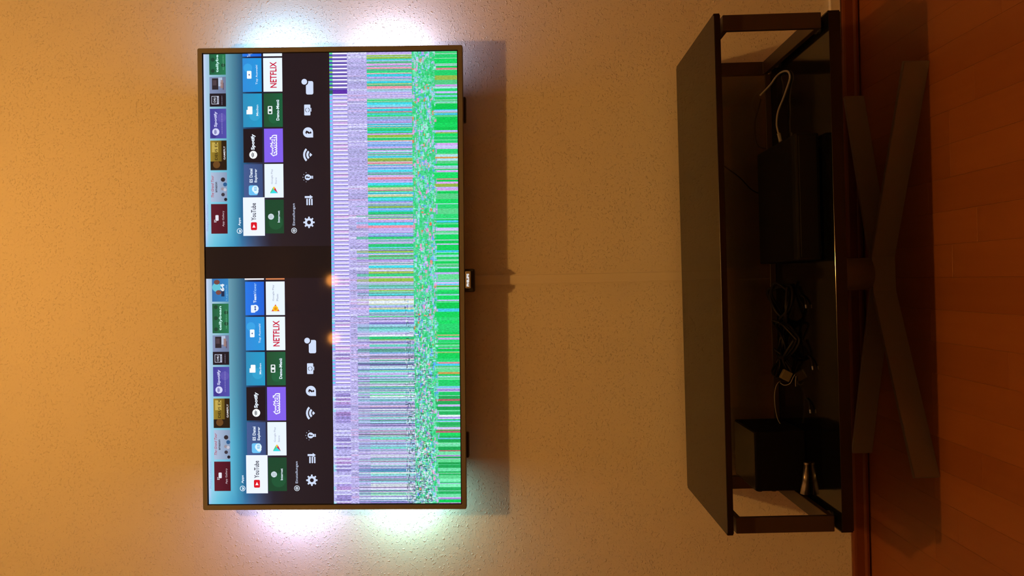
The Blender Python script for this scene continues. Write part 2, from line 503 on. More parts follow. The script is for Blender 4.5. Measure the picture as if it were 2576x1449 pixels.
b.inputs['Base Color'].default_value = (0.004, 0.004, 0.004, 1)
b.inputs['Roughness'].default_value = 0.045
b.inputs['Specular IOR Level'].default_value = 0.5
L(vm.outputs[0], b.inputs['Emission Color']); b.inputs['Emission Strength'].default_value = 1.08
M['picture'] = mt

pic = Pic()
WHITE = (228, 240, 255)
BLACK = (36, 26, 31)
def z4(x0, y0, x1, y1):   # rectangle read off an enlargement of the left half
    def cv(x, y, V=0, U=0): return (1269.3-(980+y/4.527)-.0063*V)*1.0026, 490+x/4.527-523+.0087*U
    U0, V0 = cv(x0, y1); U1, V1 = cv(x1, y0)
    Uc = (U0+U1)/2; V0 += .0087*Uc; V1 += .0087*Uc; k = .0063*(V0+V1)/2
    return U0-k, V0, U1-k, V1
def z3(x0, y0, x1, y1): return z4(x0, y0-1312.8, x1, y1-1312.8)

def background(u0, u1):
    stops = [0, 8, 22, 40, 58, 75, 92, 108, 125, 145, 165, 195, 317.5]
    left = [(190, 205, 245), (150, 205, 230), (125, 200, 222), (110, 190, 215), (90, 175, 205), (62, 145, 178), (35, 100, 145), (32, 78, 118), (48, 66, 98), (46, 48, 68), (38, 34, 46), (38, 30, 36), (35, 26, 31)]
    right = [(195, 208, 238), (170, 195, 222), (150, 188, 205), (128, 175, 192), (100, 150, 170), (76, 126, 148), (50, 96, 128), (26, 44, 82), (18, 26, 62), (16, 20, 42), (30, 24, 32), (34, 25, 31), (35, 25, 30)]
    corner = [(140, 190, 235), (120, 195, 222), (100, 188, 215), (85, 175, 208), (70, 160, 198), (58, 140, 182), (55, 115, 160), (62, 95, 138), (60, 78, 112), (50, 55, 78), (38, 34, 46), (38, 30, 36), (35, 26, 31)]
    us = [0, 45, 150, 330, 570]
    cs = [corner, left, left, [tuple((a+2*b)/3 for a, b in zip(p, q)) for p, q in zip(left, right)], right]
    for i in range(4):
        for k in range(len(stops)-1):
            a, bb = u0+us[i], u0+us[i+1]
            if a >= u1: continue
            t = 1.0
            if bb > u1: t = (u1-a)/(bb-a); bb = u1
            c10 = cs[i][k]; c11 = cs[i][k+1]
            r0 = tuple(p+(q-p)*t for p, q in zip(cs[i][k], cs[i+1][k])); r1 = tuple(p+(q-p)*t for p, q in zip(cs[i][k+1], cs[i+1][k+1]))
            pic.face([(a, stops[k+1]), (bb, stops[k+1]), (bb, stops[k]), (a, stops[k])], [c11, r1, r0, c10], 1)

def home_screen(dU, clip):
    pic.clip = (dU, clip)
    def R(bx, col, layer=2, grad=None): pic.rect(bx[0]+dU, bx[1], bx[2]+dU, bx[3], col, layer, 0, grad)
    def RR(bx, r, col, layer=3): pic.rrect(bx[0]+dU, bx[1], bx[2]+dU, bx[3], r, col, layer)
    def T(txt, bx, col, bold=0.0, layer=5, slant=0.0): pic.text(txt, bx[0]+dU, bx[1], bx[2]+dU, bx[3], col, layer, bold, slant)
    def dashes(bx, col, layer=5):      # a line too small to read in the photograph: a row of short strokes
        x = bx[0]; vm = (bx[1]+bx[3])/2; k = 0
        while x < bx[2]:
            L_ = (2.2, 3.4, 1.6, 2.8, 4.0)[k % 5]; pic.rect(x+dU, vm-.8, min(x+L_, bx[2])+dU, vm+.8, col, layer); x += L_+1.1; k += 1
    def ctr(bx): return (bx[0]+bx[2])/2+dU, (bx[1]+bx[3])/2
    T('Philips Collection', (40, 2.5, 108, 9.5), (150, 165, 220), 0, 2)
    # --- row of recommendations
    tiles = [33.2+79.8*k for k in range(7)]
    V0, V1 = 14.6, 56.0
    def tile(k, col, grad=None): R((tiles[k], V0+.0, tiles[k]+74.6, V1), col, 2, grad)
    tile(0, (92, 26, 42), (72, 18, 32))
    RR(z4(262, 948, 298, 1012), 1.8, (225, 225, 235))
    for bx in (z4(247, 1018, 257, 1030), z4(262, 1018, 272, 1030), z4(247, 1002, 257, 1012)): R(bx, (225, 225, 235), 3)
    T('App Gallery', z4(340, 900, 368, 1078), (205, 190, 200))
    tile(1, (170, 188, 215), (130, 150, 180))
    T('The Grand Tour', z4(214, 503, 244, 755), (170, 50, 70), .01, 5, 2)
    T('amazon', z4(264, 572, 284, 690), (25, 25, 40), .02)
    random.seed(3)
    for (x, y, rr_, c) in ((350, 545, 5.5, (45, 38, 45)), (345, 650, 4, (150, 140, 150)), (350, 715, 4.5, (60, 55, 65)), (375, 600, 5, (40, 90, 140)), (380, 770, 4, (30, 30, 40)), (372, 660, 4, (190, 190, 205))):
        bx = z4(x-1, y-1, x+1, y+1); u, v = ctr(bx); pic.disc(u, min(v, V1-rr_), rr_, c, 3)
    tile(2, (150, 125, 45), (70, 52, 18))
    R((tiles[2], V0, tiles[2]+22, V1), (40, 28, 20), 3); pic.disc(tiles[2]+14+dU, 30, 9, (105, 70, 35), 4)
    pic.rect(tiles[2]+45+dU, V0+4, tiles[2]+70+dU, V0+20, (190, 165, 80), 3)
    T('DEUS EX', z4(258, 112, 288, 322), (28, 20, 14), .01)
    R((tiles[2]+5, V1-13, tiles[2]+74.6, V1), (45, 32, 18), 3)
    T('GAMEFLY', z4(357, 165, 378, 320), (225, 225, 230), .01)
    tile(3, (66, 62, 150), (80, 76, 165))
    pic.disc(tiles[3]+52+dU, 44, 11, (92, 84, 172), 3); pic.disc(tiles[3]+8+dU, 24, 7, (58, 50, 135), 3)
    def spot(bxc, r, fg, bg):
        u, v = ctr(bxc); pic.disc(u, v, r, fg, 4)
        for q, rr_ in enumerate((r*.62, r*.47, r*.33)):
            pic.arc(u-.3, v+r*.62, rr_*1.55-0.5*r*.1, rr_*1.55+0.5*r*.18, 50, 130, bg, 5)
    spot(z3(250, 1300, 290, 1332), 9, (205, 208, 242), (66, 62, 150))
    T('Spotify', z3(250, 1085, 290, 1262), (205, 208, 242), .03)
    dashes(z3(336, 1105, 346, 1340), (135, 132, 195))
    tile(4, (28, 24, 34), (30, 24, 32))
    R((tiles[4]+33, V0, tiles[4]+74.6, V1), (128, 142, 178), 3, (105, 118, 150))
    R(z3(228, 710, 300, 838), (45, 38, 45), 4)
    for q in range(3): R(z3(300+q*25, 700+q*30, 345+q*10, 800+q*20), [(175, 190, 215), (150, 120, 115), (95, 85, 105)][q], 4)
    R(z3(236, 730, 280, 790), (75, 62, 70), 5)
    R(z3(222, 910, 306, 1003), (190, 195, 215), 4); R(z3(228, 916, 285, 997), (24, 20, 30), 5)
    T('CHILI', z3(246, 925, 270, 988), (215, 220, 235), .02, 6)
    dashes(z3(292, 925, 300, 988), (60, 60, 75), 6)
    dashes(z3(335, 905, 348, 1010), (120, 120, 140))
    tile(5, (30, 92, 62), (38, 120, 80))
    for q in range(5): pic.disc(tiles[5]+10+14*q+dU, V0+9+(q % 2)*26, 5, (26, 68, 50), 3)
    if tiles[5]+74.6+dU <= clip: T('tellybean', z3(272, 360, 310, 638), (190, 235, 228), .03)
    else: T('tellybe', (tiles[5]+6, z3(272, 360, 310, 638)[1], tiles[5]+50.5, z3(272, 360, 310, 638)[3]), (190, 235, 228), .03)
    dashes((tiles[5]+12, 48.5, tiles[5]+(60 if dU == 0 else 48), 51.5), (100, 170, 130))
    if dU == 0:
        R((tiles[6], V0, 569.8, V1), (44, 108, 172), 2, (50, 130, 190))
        pic.disc(tiles[6]+36, 26, 11, (95, 190, 210), 3); pic.disc(tiles[6]+23, 31, 6, (120, 72, 66), 4, rv=7)
        pic.disc(tiles[6]+49, 27, 6, (112, 70, 64), 4, rv=7.5); R((tiles[6]+13, 38, tiles[6]+34, 46), (30, 45, 78), 3)
        T('64', z3(288, 108, 335, 192), (225, 235, 245), .05); T('Legends', z3(352, 120, 372, 295), (130, 190, 230), 0)
    # --- Apps
    u, v = ctr(z4(508, 1098, 568, 1160)); pic.arc(u, v, 5.4, 6.9, 0, 360, WHITE, 3); pic.disc(u-.3, v, 3.4, WHITE, 3, 150, 390)
    T('Apps', z4(524, 978, 556, 1070), WHITE, .02)
    R((27, 95.8, 123.6, 150.3), (232, 240, 255), 4); 
    bx = z4(668, 1030, 738, 1120); RR(bx, 3, (215, 22, 38), 5)
    u, v = ctr(bx); pic.poly([(u-3.5, v+4), (u+4.5, v), (u-3.5, v-4)], (255, 245, 250), 6)
    T('YouTube', z4(672, 812, 728, 1010), (48, 50, 60), .015, 6)
    AV0, AV1, BV0, BV1 = 98.6, 146.4, 150.9, 198.6
    RR((32.5, BV0+.8, 117.5, BV1), 1, (26, 70, 46), 3); pic.disc(60+dU, 178, 18, (30, 84, 54), 4)
    u, v = ctr(z4(868, 935, 930, 1000)); pic.disc(u, v, 7.4, WHITE, 5)
    for q in (-3, 0, 3): pic.rect(u-7, v+q-.3, u+7, v+q+.3, (26, 70, 46), 6); pic.rect(u+q-.3, v-7, u+q+.3, v+7, (26, 70, 46), 6)
    T('Internet', z4(974, 900, 1000, 1033), WHITE, .02)
    def app(k, row, col, grad=None):
        a, c = (AV0, AV1) if row == 0 else (BV0, BV1)
        R((34+88.6*k, a, 34+88.6*k+84.5, c), col, 3, grad)
    app(1, 0, (66, 90, 142), (56, 76, 124)); RR(z4(645, 612, 748, 724), 4, (105, 190, 240), 4)
    u, v = ctr(z4(690, 612, 750, 705)); pic.disc(u+1, v, 8.5, (215, 238, 252), 5); pic.disc(u-5, v+2, 6, (215, 238, 252), 5)
    T('ES', z4(708, 625, 735, 672), (95, 175, 225), .03, 6)
    T('ES Datei', z4(654, 422, 690, 580), WHITE, .025); T('Explorer', z4(710, 425, 747, 578), WHITE, .025)
    app(1, 1, (228, 240, 255))
    def play(bx, c1, c2, c3):
        u0, v0, u1, v1 = bx; u0 += dU; u1 += dU; vc = (v0+v1)/2; um = (u0+u1)/2
        pic.poly([(u0, v1), (um, vc), (u0, v0)], c1, 5)
        pic.poly([(u0, v0), (um, vc), (u1-3, vc-3), (u0+3, v0+.5)], c2, 5)
        pic.poly([(u0, v1), (u1-3, vc+3), (um, vc)], c3, 5)
        pic.poly([(um, vc), (u1-3, vc+3), (u1, vc), (u1-3, vc-3)], (240, 190, 70), 5)
    play(z4(890, 625, 978, 702), (45, 215, 225), (80, 200, 140), (190, 30, 80))
    T('Google Play', z4(900, 428, 925, 598), (135, 140, 155), 0); T('Store', z4(946, 524, 966, 598), (135, 140, 155), 0)
    app(2, 0, (30, 22, 28))
    spot(z4(660, 230, 735, 300), 9.9, (245, 250, 255), (30, 22, 28)); T('Spotify', z4(672, 30, 724, 210), WHITE, .04)
    app(2, 1, (128, 96, 232))
    T('twitch', z4(888, 40, 972, 282), (240, 244, 255), .11, 5); T('twitch', z4(901, 52, 960, 272), (128, 96, 232), .03, 6)
    app(3, 0, (44, 140, 186), (32, 150, 196)); pic.disc(34+88.6*3+30+dU, 128, 14, (48, 158, 204), 4)
    bx = z3(622, 1030, 690, 1119); RR((bx[0], bx[1]+3, bx[2], bx[3]), 1.6, (245, 250, 255), 5); R((bx[0], bx[1], bx[0]+11, bx[1]+5), (245, 250, 255), 5)
    T('Medien', z3(733, 1012, 757, 1136), WHITE, .005)
    app(3, 1, (32, 78, 50), (24, 92, 60)); pic.disc(34+88.6*3+22+dU, 176, 13, (30, 96, 62), 4)
    bx = z3(866, 1028, 917, 1118); RR(bx, 1.6, (240, 246, 252), 5); R((bx[0]+2, bx[1]+2.5, bx[2]-2, bx[3]-2.5), (30, 76, 50), 6)
    u, v = ctr(bx); pic.disc(u, v, 3.1, (240, 246, 252), 7)
    T('Demo-Menü', z3(962, 957, 996, 1190), WHITE, .03)
    app(4, 0, (46, 138, 214), (34, 148, 218)); pic.disc(34+88.6*4+60+dU, 112, 11, (56, 160, 225), 4)
    bx = z3(628, 628, 680, 716); RR(bx, 1.6, (240, 248, 255), 5); u, v = ctr(bx)
    pic.poly([(u+(3 if q % 2 == 0 else 1.2)*math.sin(math.pi*q/5), v-(3 if q % 2 == 0 else 1.2)*math.cos(math.pi*q/5)) for q in range(10)][::-1], (20, 60, 130), 6)
    T('Top Auswahl', z3(728, 563, 756, 782), WHITE, .005)
    app(4, 1, (230, 242, 255)); T('NETFLIX', z3(892, 527, 967, 820), (196, 18, 52), .02)
    app(5, 0, (38, 118, 226), (26, 96, 212))
    RR(z3(640, 350, 690, 436), 2, (225, 235, 250), 4); u, v = ctr(z3(650, 345, 728, 425)); pic.disc(u, v, 8.6, (228, 238, 252), 5)
    pic.poly([(u-6, v), (u-2.5, v+3), (u-2.5, v+1), (u+2.5, v+1), (u+2.5, v+3), (u+6, v), (u+2.5, v-3), (u+2.5, v-1), (u-2.5, v-1), (u-2.5, v-3)], (24, 60, 150), 6)
    T('Team', z3(670, 222, 702, 325), WHITE, .03); T('Viewer', z3(670, 100, 702, 220), (175, 215, 250), .0)
    app(5, 1, (228, 240, 255))
    bx = z3(875, 340, 968, 420); a0, b0, a1, b1 = bx
    pic.poly([(a0+dU, b1), (a1+dU, (b0+b1)/2), (a0+dU, b0)], (214, 80, 40), 5); pic.disc(a0+6.5+dU, (b0+b1)/2, 7, (246, 196, 40), 6)
    pic.disc(a0+6.5+dU, (b0+b1)/2, 3.8, (226, 140, 30), 7)
    T('Google Play', z3(886, 120, 910, 303), (110, 120, 140), 0); T('Music', z3(932, 222, 955, 303), (110, 120, 140), 0)
    if dU == 0:
        R((566.3, AV0-1, 570.5, AV1), (235, 235, 240), 3); R((566.3, BV0, 570.5, BV1), (214, 130, 84), 3)
    else: pic.text('Te', clip-8, 111, clip-2, 119, WHITE, 5, 0)
    # --- settings
    u, v = ctr(z4(1130, 1093, 1194, 1158)); pic.arc(u, v, 5.6, 7.0, 0, 360, WHITE, 3); pic.arc(u, v, 1.4, 3.4, 0, 360, WHITE, 3)
    T('Einstellungen', z4(1145, 818, 1180, 1068), (205, 218, 245), .0)
    G = (205, 218, 244); VV = 262.0
    u = 59.5+dU                                                     # gear
    P = []
    for k in range(8):
        for da, r in ((-11, 10.6), (-8, 14.4), (8, 14.4), (11, 10.6)):
            a = math.radians(k*45+da); P.append((r*math.cos(a), r*math.sin(a)))
    for i in range(len(P)):
        A = P[i]; B_ = P[(i+1) % len(P)]; n = lambda q: (q[0]*5/math.hypot(*q), q[1]*5/math.hypot(*q))
        pic.face([(u+A[0], VV-A[1]), (u+n(A)[0], VV-n(A)[1]), (u+n(B_)[0], VV-n(B_)[1]), (u+B_[0], VV-B_[1])][::-1], G, 3)
    u = 115.6+dU                                                    # list with arrow
    for q in range(3): pic.rrect(u-13, VV-6+q*6, u+3.5, VV-2.4+q*6, 1, G, 3)
    pic.rect(u+5, VV-10, u+10, VV+4, G, 3); pic.poly([(u+2, VV+3), (u+7.5, VV+10.5), (u+13, VV+3)], G, 3)
    u = 172.8+dU                                                    # light bulb
    pic.disc(u, VV-2, 7.4, G, 3); pic.rect(u-3.6, VV+3, u+3.6, VV+8, G, 3); pic.rect(u-3.6, VV+9, u+3.6, VV+11.5, G, 3)
    for q in range(5):
        a = math.radians(20+35*q); pic.disc(u+12*math.cos(a), VV-2-12*math.sin(a), .9, G, 3)
    pic.text('?', u-2.6, VV-7, u+2.6, VV+3.4, BLACK, 4, .06)
    u = 229+dU                                                      # wireless
    pic.disc(u, VV+10, 7, G, 3, 45, 135); pic.arc(u, VV+10, 9.8, 15, 45, 135, G, 3); pic.arc(u, VV+10, 18, 23, 45, 135, G, 3)
    u = 285.2+dU                                                    # speech drop with question mark
    pic.disc(u, VV, 12.8, G, 3); pic.rect(u-12.8, VV, u, VV+12.8, G, 3); pic.text('?', u-4.6, VV-6.8, u+4.6, VV+8.6, BLACK, 4, .04)
    u = 341.4+dU                                                    # screen with refresh arrows
    pic.rrect(u-13.5, VV-9, u+13.5, VV+6.6, 1.5, G, 3); pic.rect(u-4, VV+7.2, u+5, VV+9, G, 3)
    pic.arc(u, VV-1, 4.4, 5.6, 20, 170, BLACK, 4); pic.arc(u, VV-1, 4.4, 5.6, 200, 350, BLACK, 4)
    u = 398.6+dU                                                    # card with a round mark
    pic.rrect(u-18.5, VV-4, u+15, VV+14.5, 4, G, 3); pic.disc(u+13, VV-7, 9, BLACK, 4); pic.disc(u+13.5, VV-8, 7.2, G, 5)

background(0, 569.8); background(650.2, PW)
pic.rect(569.8, 0, 650.2, 317.4, (28, 20, 20), 1)
home_screen(0, 569.8)
home_screen(650.0, PW)
pic.clip = (0, PW)

# ---------------- the scrambled lower half
random.seed(11)
R_ = random.random
def pick(ws):
    t = R_()*sum(a for a, c in ws)
    for a, c in ws:
        t -= a
        if t <= 0: break
    j = random.randint(-10, 10)+8
    return tuple(max(0, min(255, k+j)) for k in c)
LAV = (176, 168, 228)
pic.rect(0, 317.4, PW, PH, (150, 160, 215), 1, .3)
# A: tick column and barcode column
u = PW
while u > 0:
    p = 9.4
    if u > 1046:
        pic.rect(u-p, 325.4, u, 361.9, (78, 58, 156), 2, .15); pic.rect(u-p*.45, 325.4, u-p*.04, 361.9, (238, 238, 255), 3)
        pic.rect(u-p*.75, 325.4, u-p*.6, 361.9, (150, 135, 215), 3); pic.rect(u-p, 317.4, u, 325.4, (66, 78, 170), 2)
        pic.rect(u-p*.45, 317.4, u, 325.4, pick([(1, (70, 200, 130)), (1, (140, 195, 80))]), 3)
    elif u > 1036:
        pic.rect(u-p-2, 325.4, u, 361.9, (92, 48, 168), 2, .25); pic.rect(u-p-2, 317.4, u, 325.4, (40, 95, 85), 2)
    elif u > 305 and not (R_() < .07 and u < 520):
        lv = (188, 178, 246) if R_() > .12 else (204, 172, 232)
        pic.rect(u-p, 325.4, u, 361.9+(3 if u < 700 else 0), lv, 2, .25); pic.rect(u-p*.30, 325.4, u, 361.9, (242, 242, 255), 3)
        pic.rect(u-p*.48, 325.4, u-p*.32, 361.9, (92, 84, 150), 3)
        pic.rect(u-p, 317.4, u, 325.4, (165, 160, 236), 2); pic.rect(u-p*.40, 317.4, u, 323.6, (90, 215, 235), 3)
    else:
        pic.rect(u-p, 321, u, 361.9, pick([(3, (150, 138, 205)), (2, (176, 172, 228)), (1, (160, 130, 195))]), 2, .55)
        pic.rect(u-p, 317.4, u, 325, pick([(1, (150, 210, 235)), (2, (180, 180, 235))]), 2, .4)
        if R_() < .6: pic.rect(u-p*.3, 319, u, 361.9, (215, 220, 248), 3, .4)
        if R_() < .5: pic.rect(u-p*.7, 323, u-p*.55, 361.9, (108, 105, 165), 3, .5)
    u -= p
# B: lavender noise
u = PW
while u > 0:
    h = random.uniform(1.2, 5)
    pic.rect(u-h, 361.9, u, 411.3, pick([(5, (172, 165, 220)), (2, (160, 158, 208)), (1, (190, 165, 212)), (1, (196, 196, 238))]), 2, .6)
    u -= h
# C: coloured stripes; towards the left paler, running on through B
RIGHTC = [(3, (40, 196, 118)), (2, (74, 178, 128)), (2.2, (52, 198, 216)), (2, (120, 160, 225)), (3, (176, 160, 224)), (1.1, (140, 182, 70)), (.8, (214, 130, 150)), (.9, (200, 150, 225)), (2, (128, 170, 186)), (1, (185, 190, 150))]
LEFTC = [(3, (178, 166, 220)), (2.4, (150, 200, 225)), (1.6, (100, 200, 190)), (1, (90, 200, 140)), (1.2, (112, 106, 180)), (.5, (70, 150, 200)), (1.2, (215, 225, 240)), (.5, (190, 160, 190))]
u = PW
while u > 0:
    t = max(0, min(1, (u-260)/450)); h = random.choice([1.2, 2, 2.6, 3.4, 5, 6.5]) if t > .3 else random.choice([1, 1.6, 2.2, 3.2])
    col = pick(RIGHTC) if R_() < t else pick(LEFTC)
    pic.rect(u-h, 411.3, u, 524.5, col, 2, .4)
    if R_() < .35: pic.rect(u-.7, 411.3, u, 524.5, random.choice([(225, 240, 255), (70, 90, 120), (235, 240, 220), (80, 70, 120)]), 3, .3)
    if R_() < (1-t)*.9 or (u < 760 and R_() < .22):
        c2 = tuple(int(k*.55+l*.45) for k, l in zip(col, (176, 165, 224)))
        vv = 381.5 if u < 760 else 395
        pic.rect(u-h, vv, u, 411.3, c2, 3, .3)
        if R_() < .5: pic.rect(u-.9, vv, u, 524.5, random.choice([(90, 78, 150), (72, 82, 110), (225, 235, 250), (60, 60, 90)]), 4, .3)
    u -= h
# E: mostly green stripes
GREENS = [(4, (0, 198, 84)), (2.6, (24, 196, 100)), (2, (80, 200, 130)), (3, (180, 174, 238)), (1.2, (60, 190, 225)), (.9, (196, 150, 224)), (.5, (190, 140, 70)), (.6, (205, 130, 140)), (1.3, (150, 205, 220)), (.8, (150, 170, 170)), (.5, (130, 165, 60))]
GRL = [(5, (20, 160, 80)), (2, (110, 220, 165)), (2, (140, 120, 200)), (1.2, (160, 140, 212)), (1, (110, 190, 235)), (1, (215, 240, 235)), (.4, (176, 100, 110)), (1, (90, 150, 140))]
u = PW
while u > 0:
    t = 1 if u > 300 else .3
    col = pick(GREENS) if R_() < t else pick(GRL)
    h = random.choice([2, 3, 5, 8, 11, 14]) if col[1] > col[2]+40 else random.choice([1.6, 3, 5])
    if u < 300: h = min(h, 9)
    s_ = 582.1+random.uniform(-8, 4)
    pic.rect(u-h, s_, u, PH, col, 3, .34)
    if R_() < .45: pic.rect(u-.8, s_, u, PH, random.choice([(190, 235, 240), (110, 220, 170), (220, 210, 235)]), 4, .2)
    u -= h
# D: small blocks
pic.rect(0, 524.5, PW, 582.1, (70, 205, 140), 2, .35)
for _ in range(4200):
    u = R_()*PW; v = 524+R_()*56; a = random.choice([1.5, 3, 5, 8, 11]); c = random.choice([1.5, 2.5, 4, 6])
    pic.rect(u, v, u+a, v+c, pick([(7, (40, 196, 110)), (3, (96, 212, 160)), (3, (120, 190, 220)), (2.5, (186, 166, 222)), (.8, (80, 150, 235)), (.5, (214, 120, 80)), (.8, (220, 130, 190)), (1.5, (140, 225, 205))]), 3, .35)
for _ in range(2400):   # maze of dark and pale dashes at the left
    u = R_()**1.25*520; v = 500+R_()*66
    if R_()*520 < u*.75: continue
    if R_() < .5: a, c = random.uniform(1, 1.8), random.uniform(4, 9)
    else: a, c = random.uniform(3, 9), random.uniform(1, 1.8)
    pic.rect(u, v, u+a, v+c, pick([(3, (52, 76, 92)), (1.5, (66, 110, 96)), (3, (212, 232, 242)), (1.5, (140, 210, 200)), (1, (120, 100, 170)), (1, (90, 160, 200))]), 4, .2)
picture = pic.build('screen_picture', M['picture'], screen)

# ------------------------------------------------------------------ glass console
PHI = 0.01016
con = empty('glass_console', (-0.01464, -0.40644, 0), PHI)
con.location = (-0.01464, -0.40644, 0)
tag(con, 'low two-tier television console of smoked black glass on dark steel feet', 'console table')
W2, D, ZT = 0.5013, 0.3466, 0.4552
def glass_plate(name, x0, x1, y0, y1, z0, z1, bev, mats, parent, faces='z'):
    bm = new(); box(bm, x0, x1, y0, y1, z0, z1)
    vert = [e for e in bm.edges if abs(e.verts[0].co.z-e.verts[1].co.z) > 1e-4]
    bmesh.ops.bevel(bm, geom=vert, offset=0.004, segments=4, affect='EDGES')
    es = [e for e in bm.edges if abs(e.verts[0].co.z-e.verts[1].co.z) < 1e-5]
    bmesh.ops.bevel(bm, geom=es, offset=bev, segments=1, affect='EDGES')
    bm.normal_update()
    for f in bm.faces: f.material_index = 0 if abs(f.normal.z) > .95 else 1
    return obj(name, bm, mats, parent)
glass_plate('glass_top', -W2, W2, 0, D, ZT-.012, ZT, 0.0008, [M['glass'], M['glass_edge']], con)
glass_plate('shelf', -W2, W2, 0.002, D-.004, 0.2135, 0.2360, 0.0003, [M['shelf'], M['shelf']], con)
YF, YB, ZL, ZH, FT = 0.022, 0.346, 0.2420, 0.4325, 0.0105
for sx in (-1, 1):
    x0, x1 = sorted((sx*0.4740, sx*0.5045))
    bm = new()
    O = [(YF, ZL), (YB, ZL), (YB, ZH), (YF, ZH)]; I = [(YF+FT, ZL+FT), (YB-FT, ZL+FT), (YB-FT, ZH-FT), (YF+FT, ZH-FT)]
    vo = [[bm.verts.new((x, a, z)) for a, z in O] for x in (x0, x1)]; vi = [[bm.verts.new((x, a, z)) for a, z in I] for x in (x0, x1)]
    for i in range(4):
        j = (i+1) % 4
        bm.faces.new((vo[0][i], vo[0][j], vo[1][j], vo[1][i])); bm.faces.new((vi[0][i], vi[1][i], vi[1][j], vi[0][j]))
        for s in (0, 1): bm.faces.new((vo[s][i], vi[s][i], vi[s][j], vo[s][j]))
    bmesh.ops.recalc_face_normals(bm, faces=bm.faces)
    bmesh.ops.bevel(bm, geom=list(bm.edges), offset=0.0008, segments=1, affect='EDGES')
    obj('side_frame', bm, M['frame'], con)
    for yy in (0.060, 0.285):
        bm = new(); cyl(bm, (sx*.4875, yy, ZH), (sx*.4875, yy, ZT-.0121), 0.0125, n=24)
        obj('mounting_disc', bm, M['disc'], con)
        bm = new(); cyl(bm, (sx*.4875, yy, 0.2361), (sx*.4875, yy, ZL), 0.0125, n=24)
        obj('spacer_disc', bm, M['disc'], con)
bm = new(); box(bm, -0.4735, 0.4735, YB-.010, YB-.005, 0.2365, ZT-.0125, 0.0005, 1)
obj('back_panel', bm, M['glass_back'], con)
bm = new(); box(bm, -0.4735, 0.4735, YB-.0148, YB-.0102, 0.2363, 0.2500, 0.0005, 1)
obj('rear_rail', bm, M['frame'], con)
# column under the shelf and two bent steel bars that form the X-shaped foot (console-local coordinates)
cxl, cyl_ = -0.004, 0.262
bm = new(); cyl(bm, (cxl, cyl_, 0.054), (cxl, cyl_, 0.2135), 0.036, n=48)
obj('column', bm, M['foot'], con, True)
for p in con.children[-1].data.polygons:
    if len(p.vertices) > 6: p.use_smooth = False
bm = new(); box(bm, cxl-.035, cxl+.035, 0.2495, 0.281, 0.004, 0.054, 0.001, 1)
obj('hub', bm, M['foot'], con)
def W(x, y):   # room position -> console position
    dx, dy = x+0.01464, y+0.40644
    return (dx*math.cos(PHI)+dy*math.sin(PHI), -dx*math.sin(PHI)+dy*math.cos(PHI))
def bent_bar(name, pts, sgn, th=0.010, h0=0.0, h1=0.0515):
    P = [Vector((*W(*p), 0)) for p in pts]
    bm = new(); A = []
    N = []
    for i in range(len(P)):
        d = (P[min(i+1, len(P)-1)]-P[max(i-1, 0)]).normalized(); N.append(Vector((-d.y, d.x, 0))*sgn*th)
    ring = [[bm.verts.new(p+Vector((0, 0, h0))), bm.verts.new(p+Vector((0, 0, h1))), bm.verts.new(p+n+Vector((0, 0, h1))), bm.verts.new(p+n+Vector((0, 0, h0)))] for p, n in zip(P, N)]
    for a, b_ in zip(ring[:-1], ring[1:]):
        for k in range(4): bm.faces.new((a[k], a[(k+1) % 4], b_[(k+1) % 4], b_[k]))
    bm.faces.new(ring[0]); bm.faces.new(ring[-1][::-1])
    bmesh.ops.recalc_face_normals(bm, faces=bm.faces)
    es = [e for e in bm.edges if len(e.link_faces) == 2 and e.calc_face_angle() > .5]
    bmesh.ops.bevel(bm, geom=es, offset=0.0009, segments=2, affect='EDGES')
    return obj(name, bm, M['foot'], con)
bent_bar('leg', [(-0.436, -0.324), (-0.060, -0.164), (0.016, -0.162), (0.406, -0.318)], 1)
bent_bar('leg', [(-0.453, -0.0225), (-0.055, -0.1355), (0.012, -0.1345), (0.405, -0.0210)], -1, h1=0.047)

# ------------------------------------------------------------------ things on the console shelf
ZS = 0.2362
PH2 = PHI
o = empty('media_player', (0.134, -0.240, ZS), PHI)
tag(o, 'wide flat black set-top box lying in the middle of the console shelf', 'set-top box')
bm = new(); box(bm, -0.126, 0.126, -0.118, 0.118, 0.006, 0.0535, 0.004, 2); obj('casing', bm, M['device'], o)
bm = new(); box(bm, -0.120, 0.120, -0.1195, -0.1175, 0.012, 0.047, 0.0006, 1); obj('front_panel', bm, M['device'], o)
for sx in (-1, 1):
    for sy in (-1, 1):
        bm = new(); cyl(bm, (sx*.105, sy*.095, 0), (sx*.105, sy*.095, .0065), 0.010, 0.012, 16); obj('rubber_foot', bm, M['black'], o)

o = empty('computer_box', (-0.4195, -0.163, ZS), PHI)
tag(o, 'upright black box with side rubber feet at the left end of the console shelf', 'computer')
bm = new(); box(bm, -0.0645, 0.0645, -0.072, 0.080, 0.0, 0.1085, 0.003, 2)
obj('casing', bm, M['device'], o)
bm = new(); box(bm, -0.061, 0.061, -0.069, 0.077, 0.1083, 0.1095, 0.0004, 1)
lit_top = obj('lit_top', bm, M['device_top'], o); lit_top['label'] = 'top plate with its olive light and wall reflection put into the colour'
for yy in (-0.055, 0.045):
    for z in (0.096, 0.066):
        bm = new(); cyl(bm, (-0.0645, yy, z), (-0.0682, yy, z), 0.0068, 0.0055, 16); obj('rubber_foot', bm, M['black'], o)

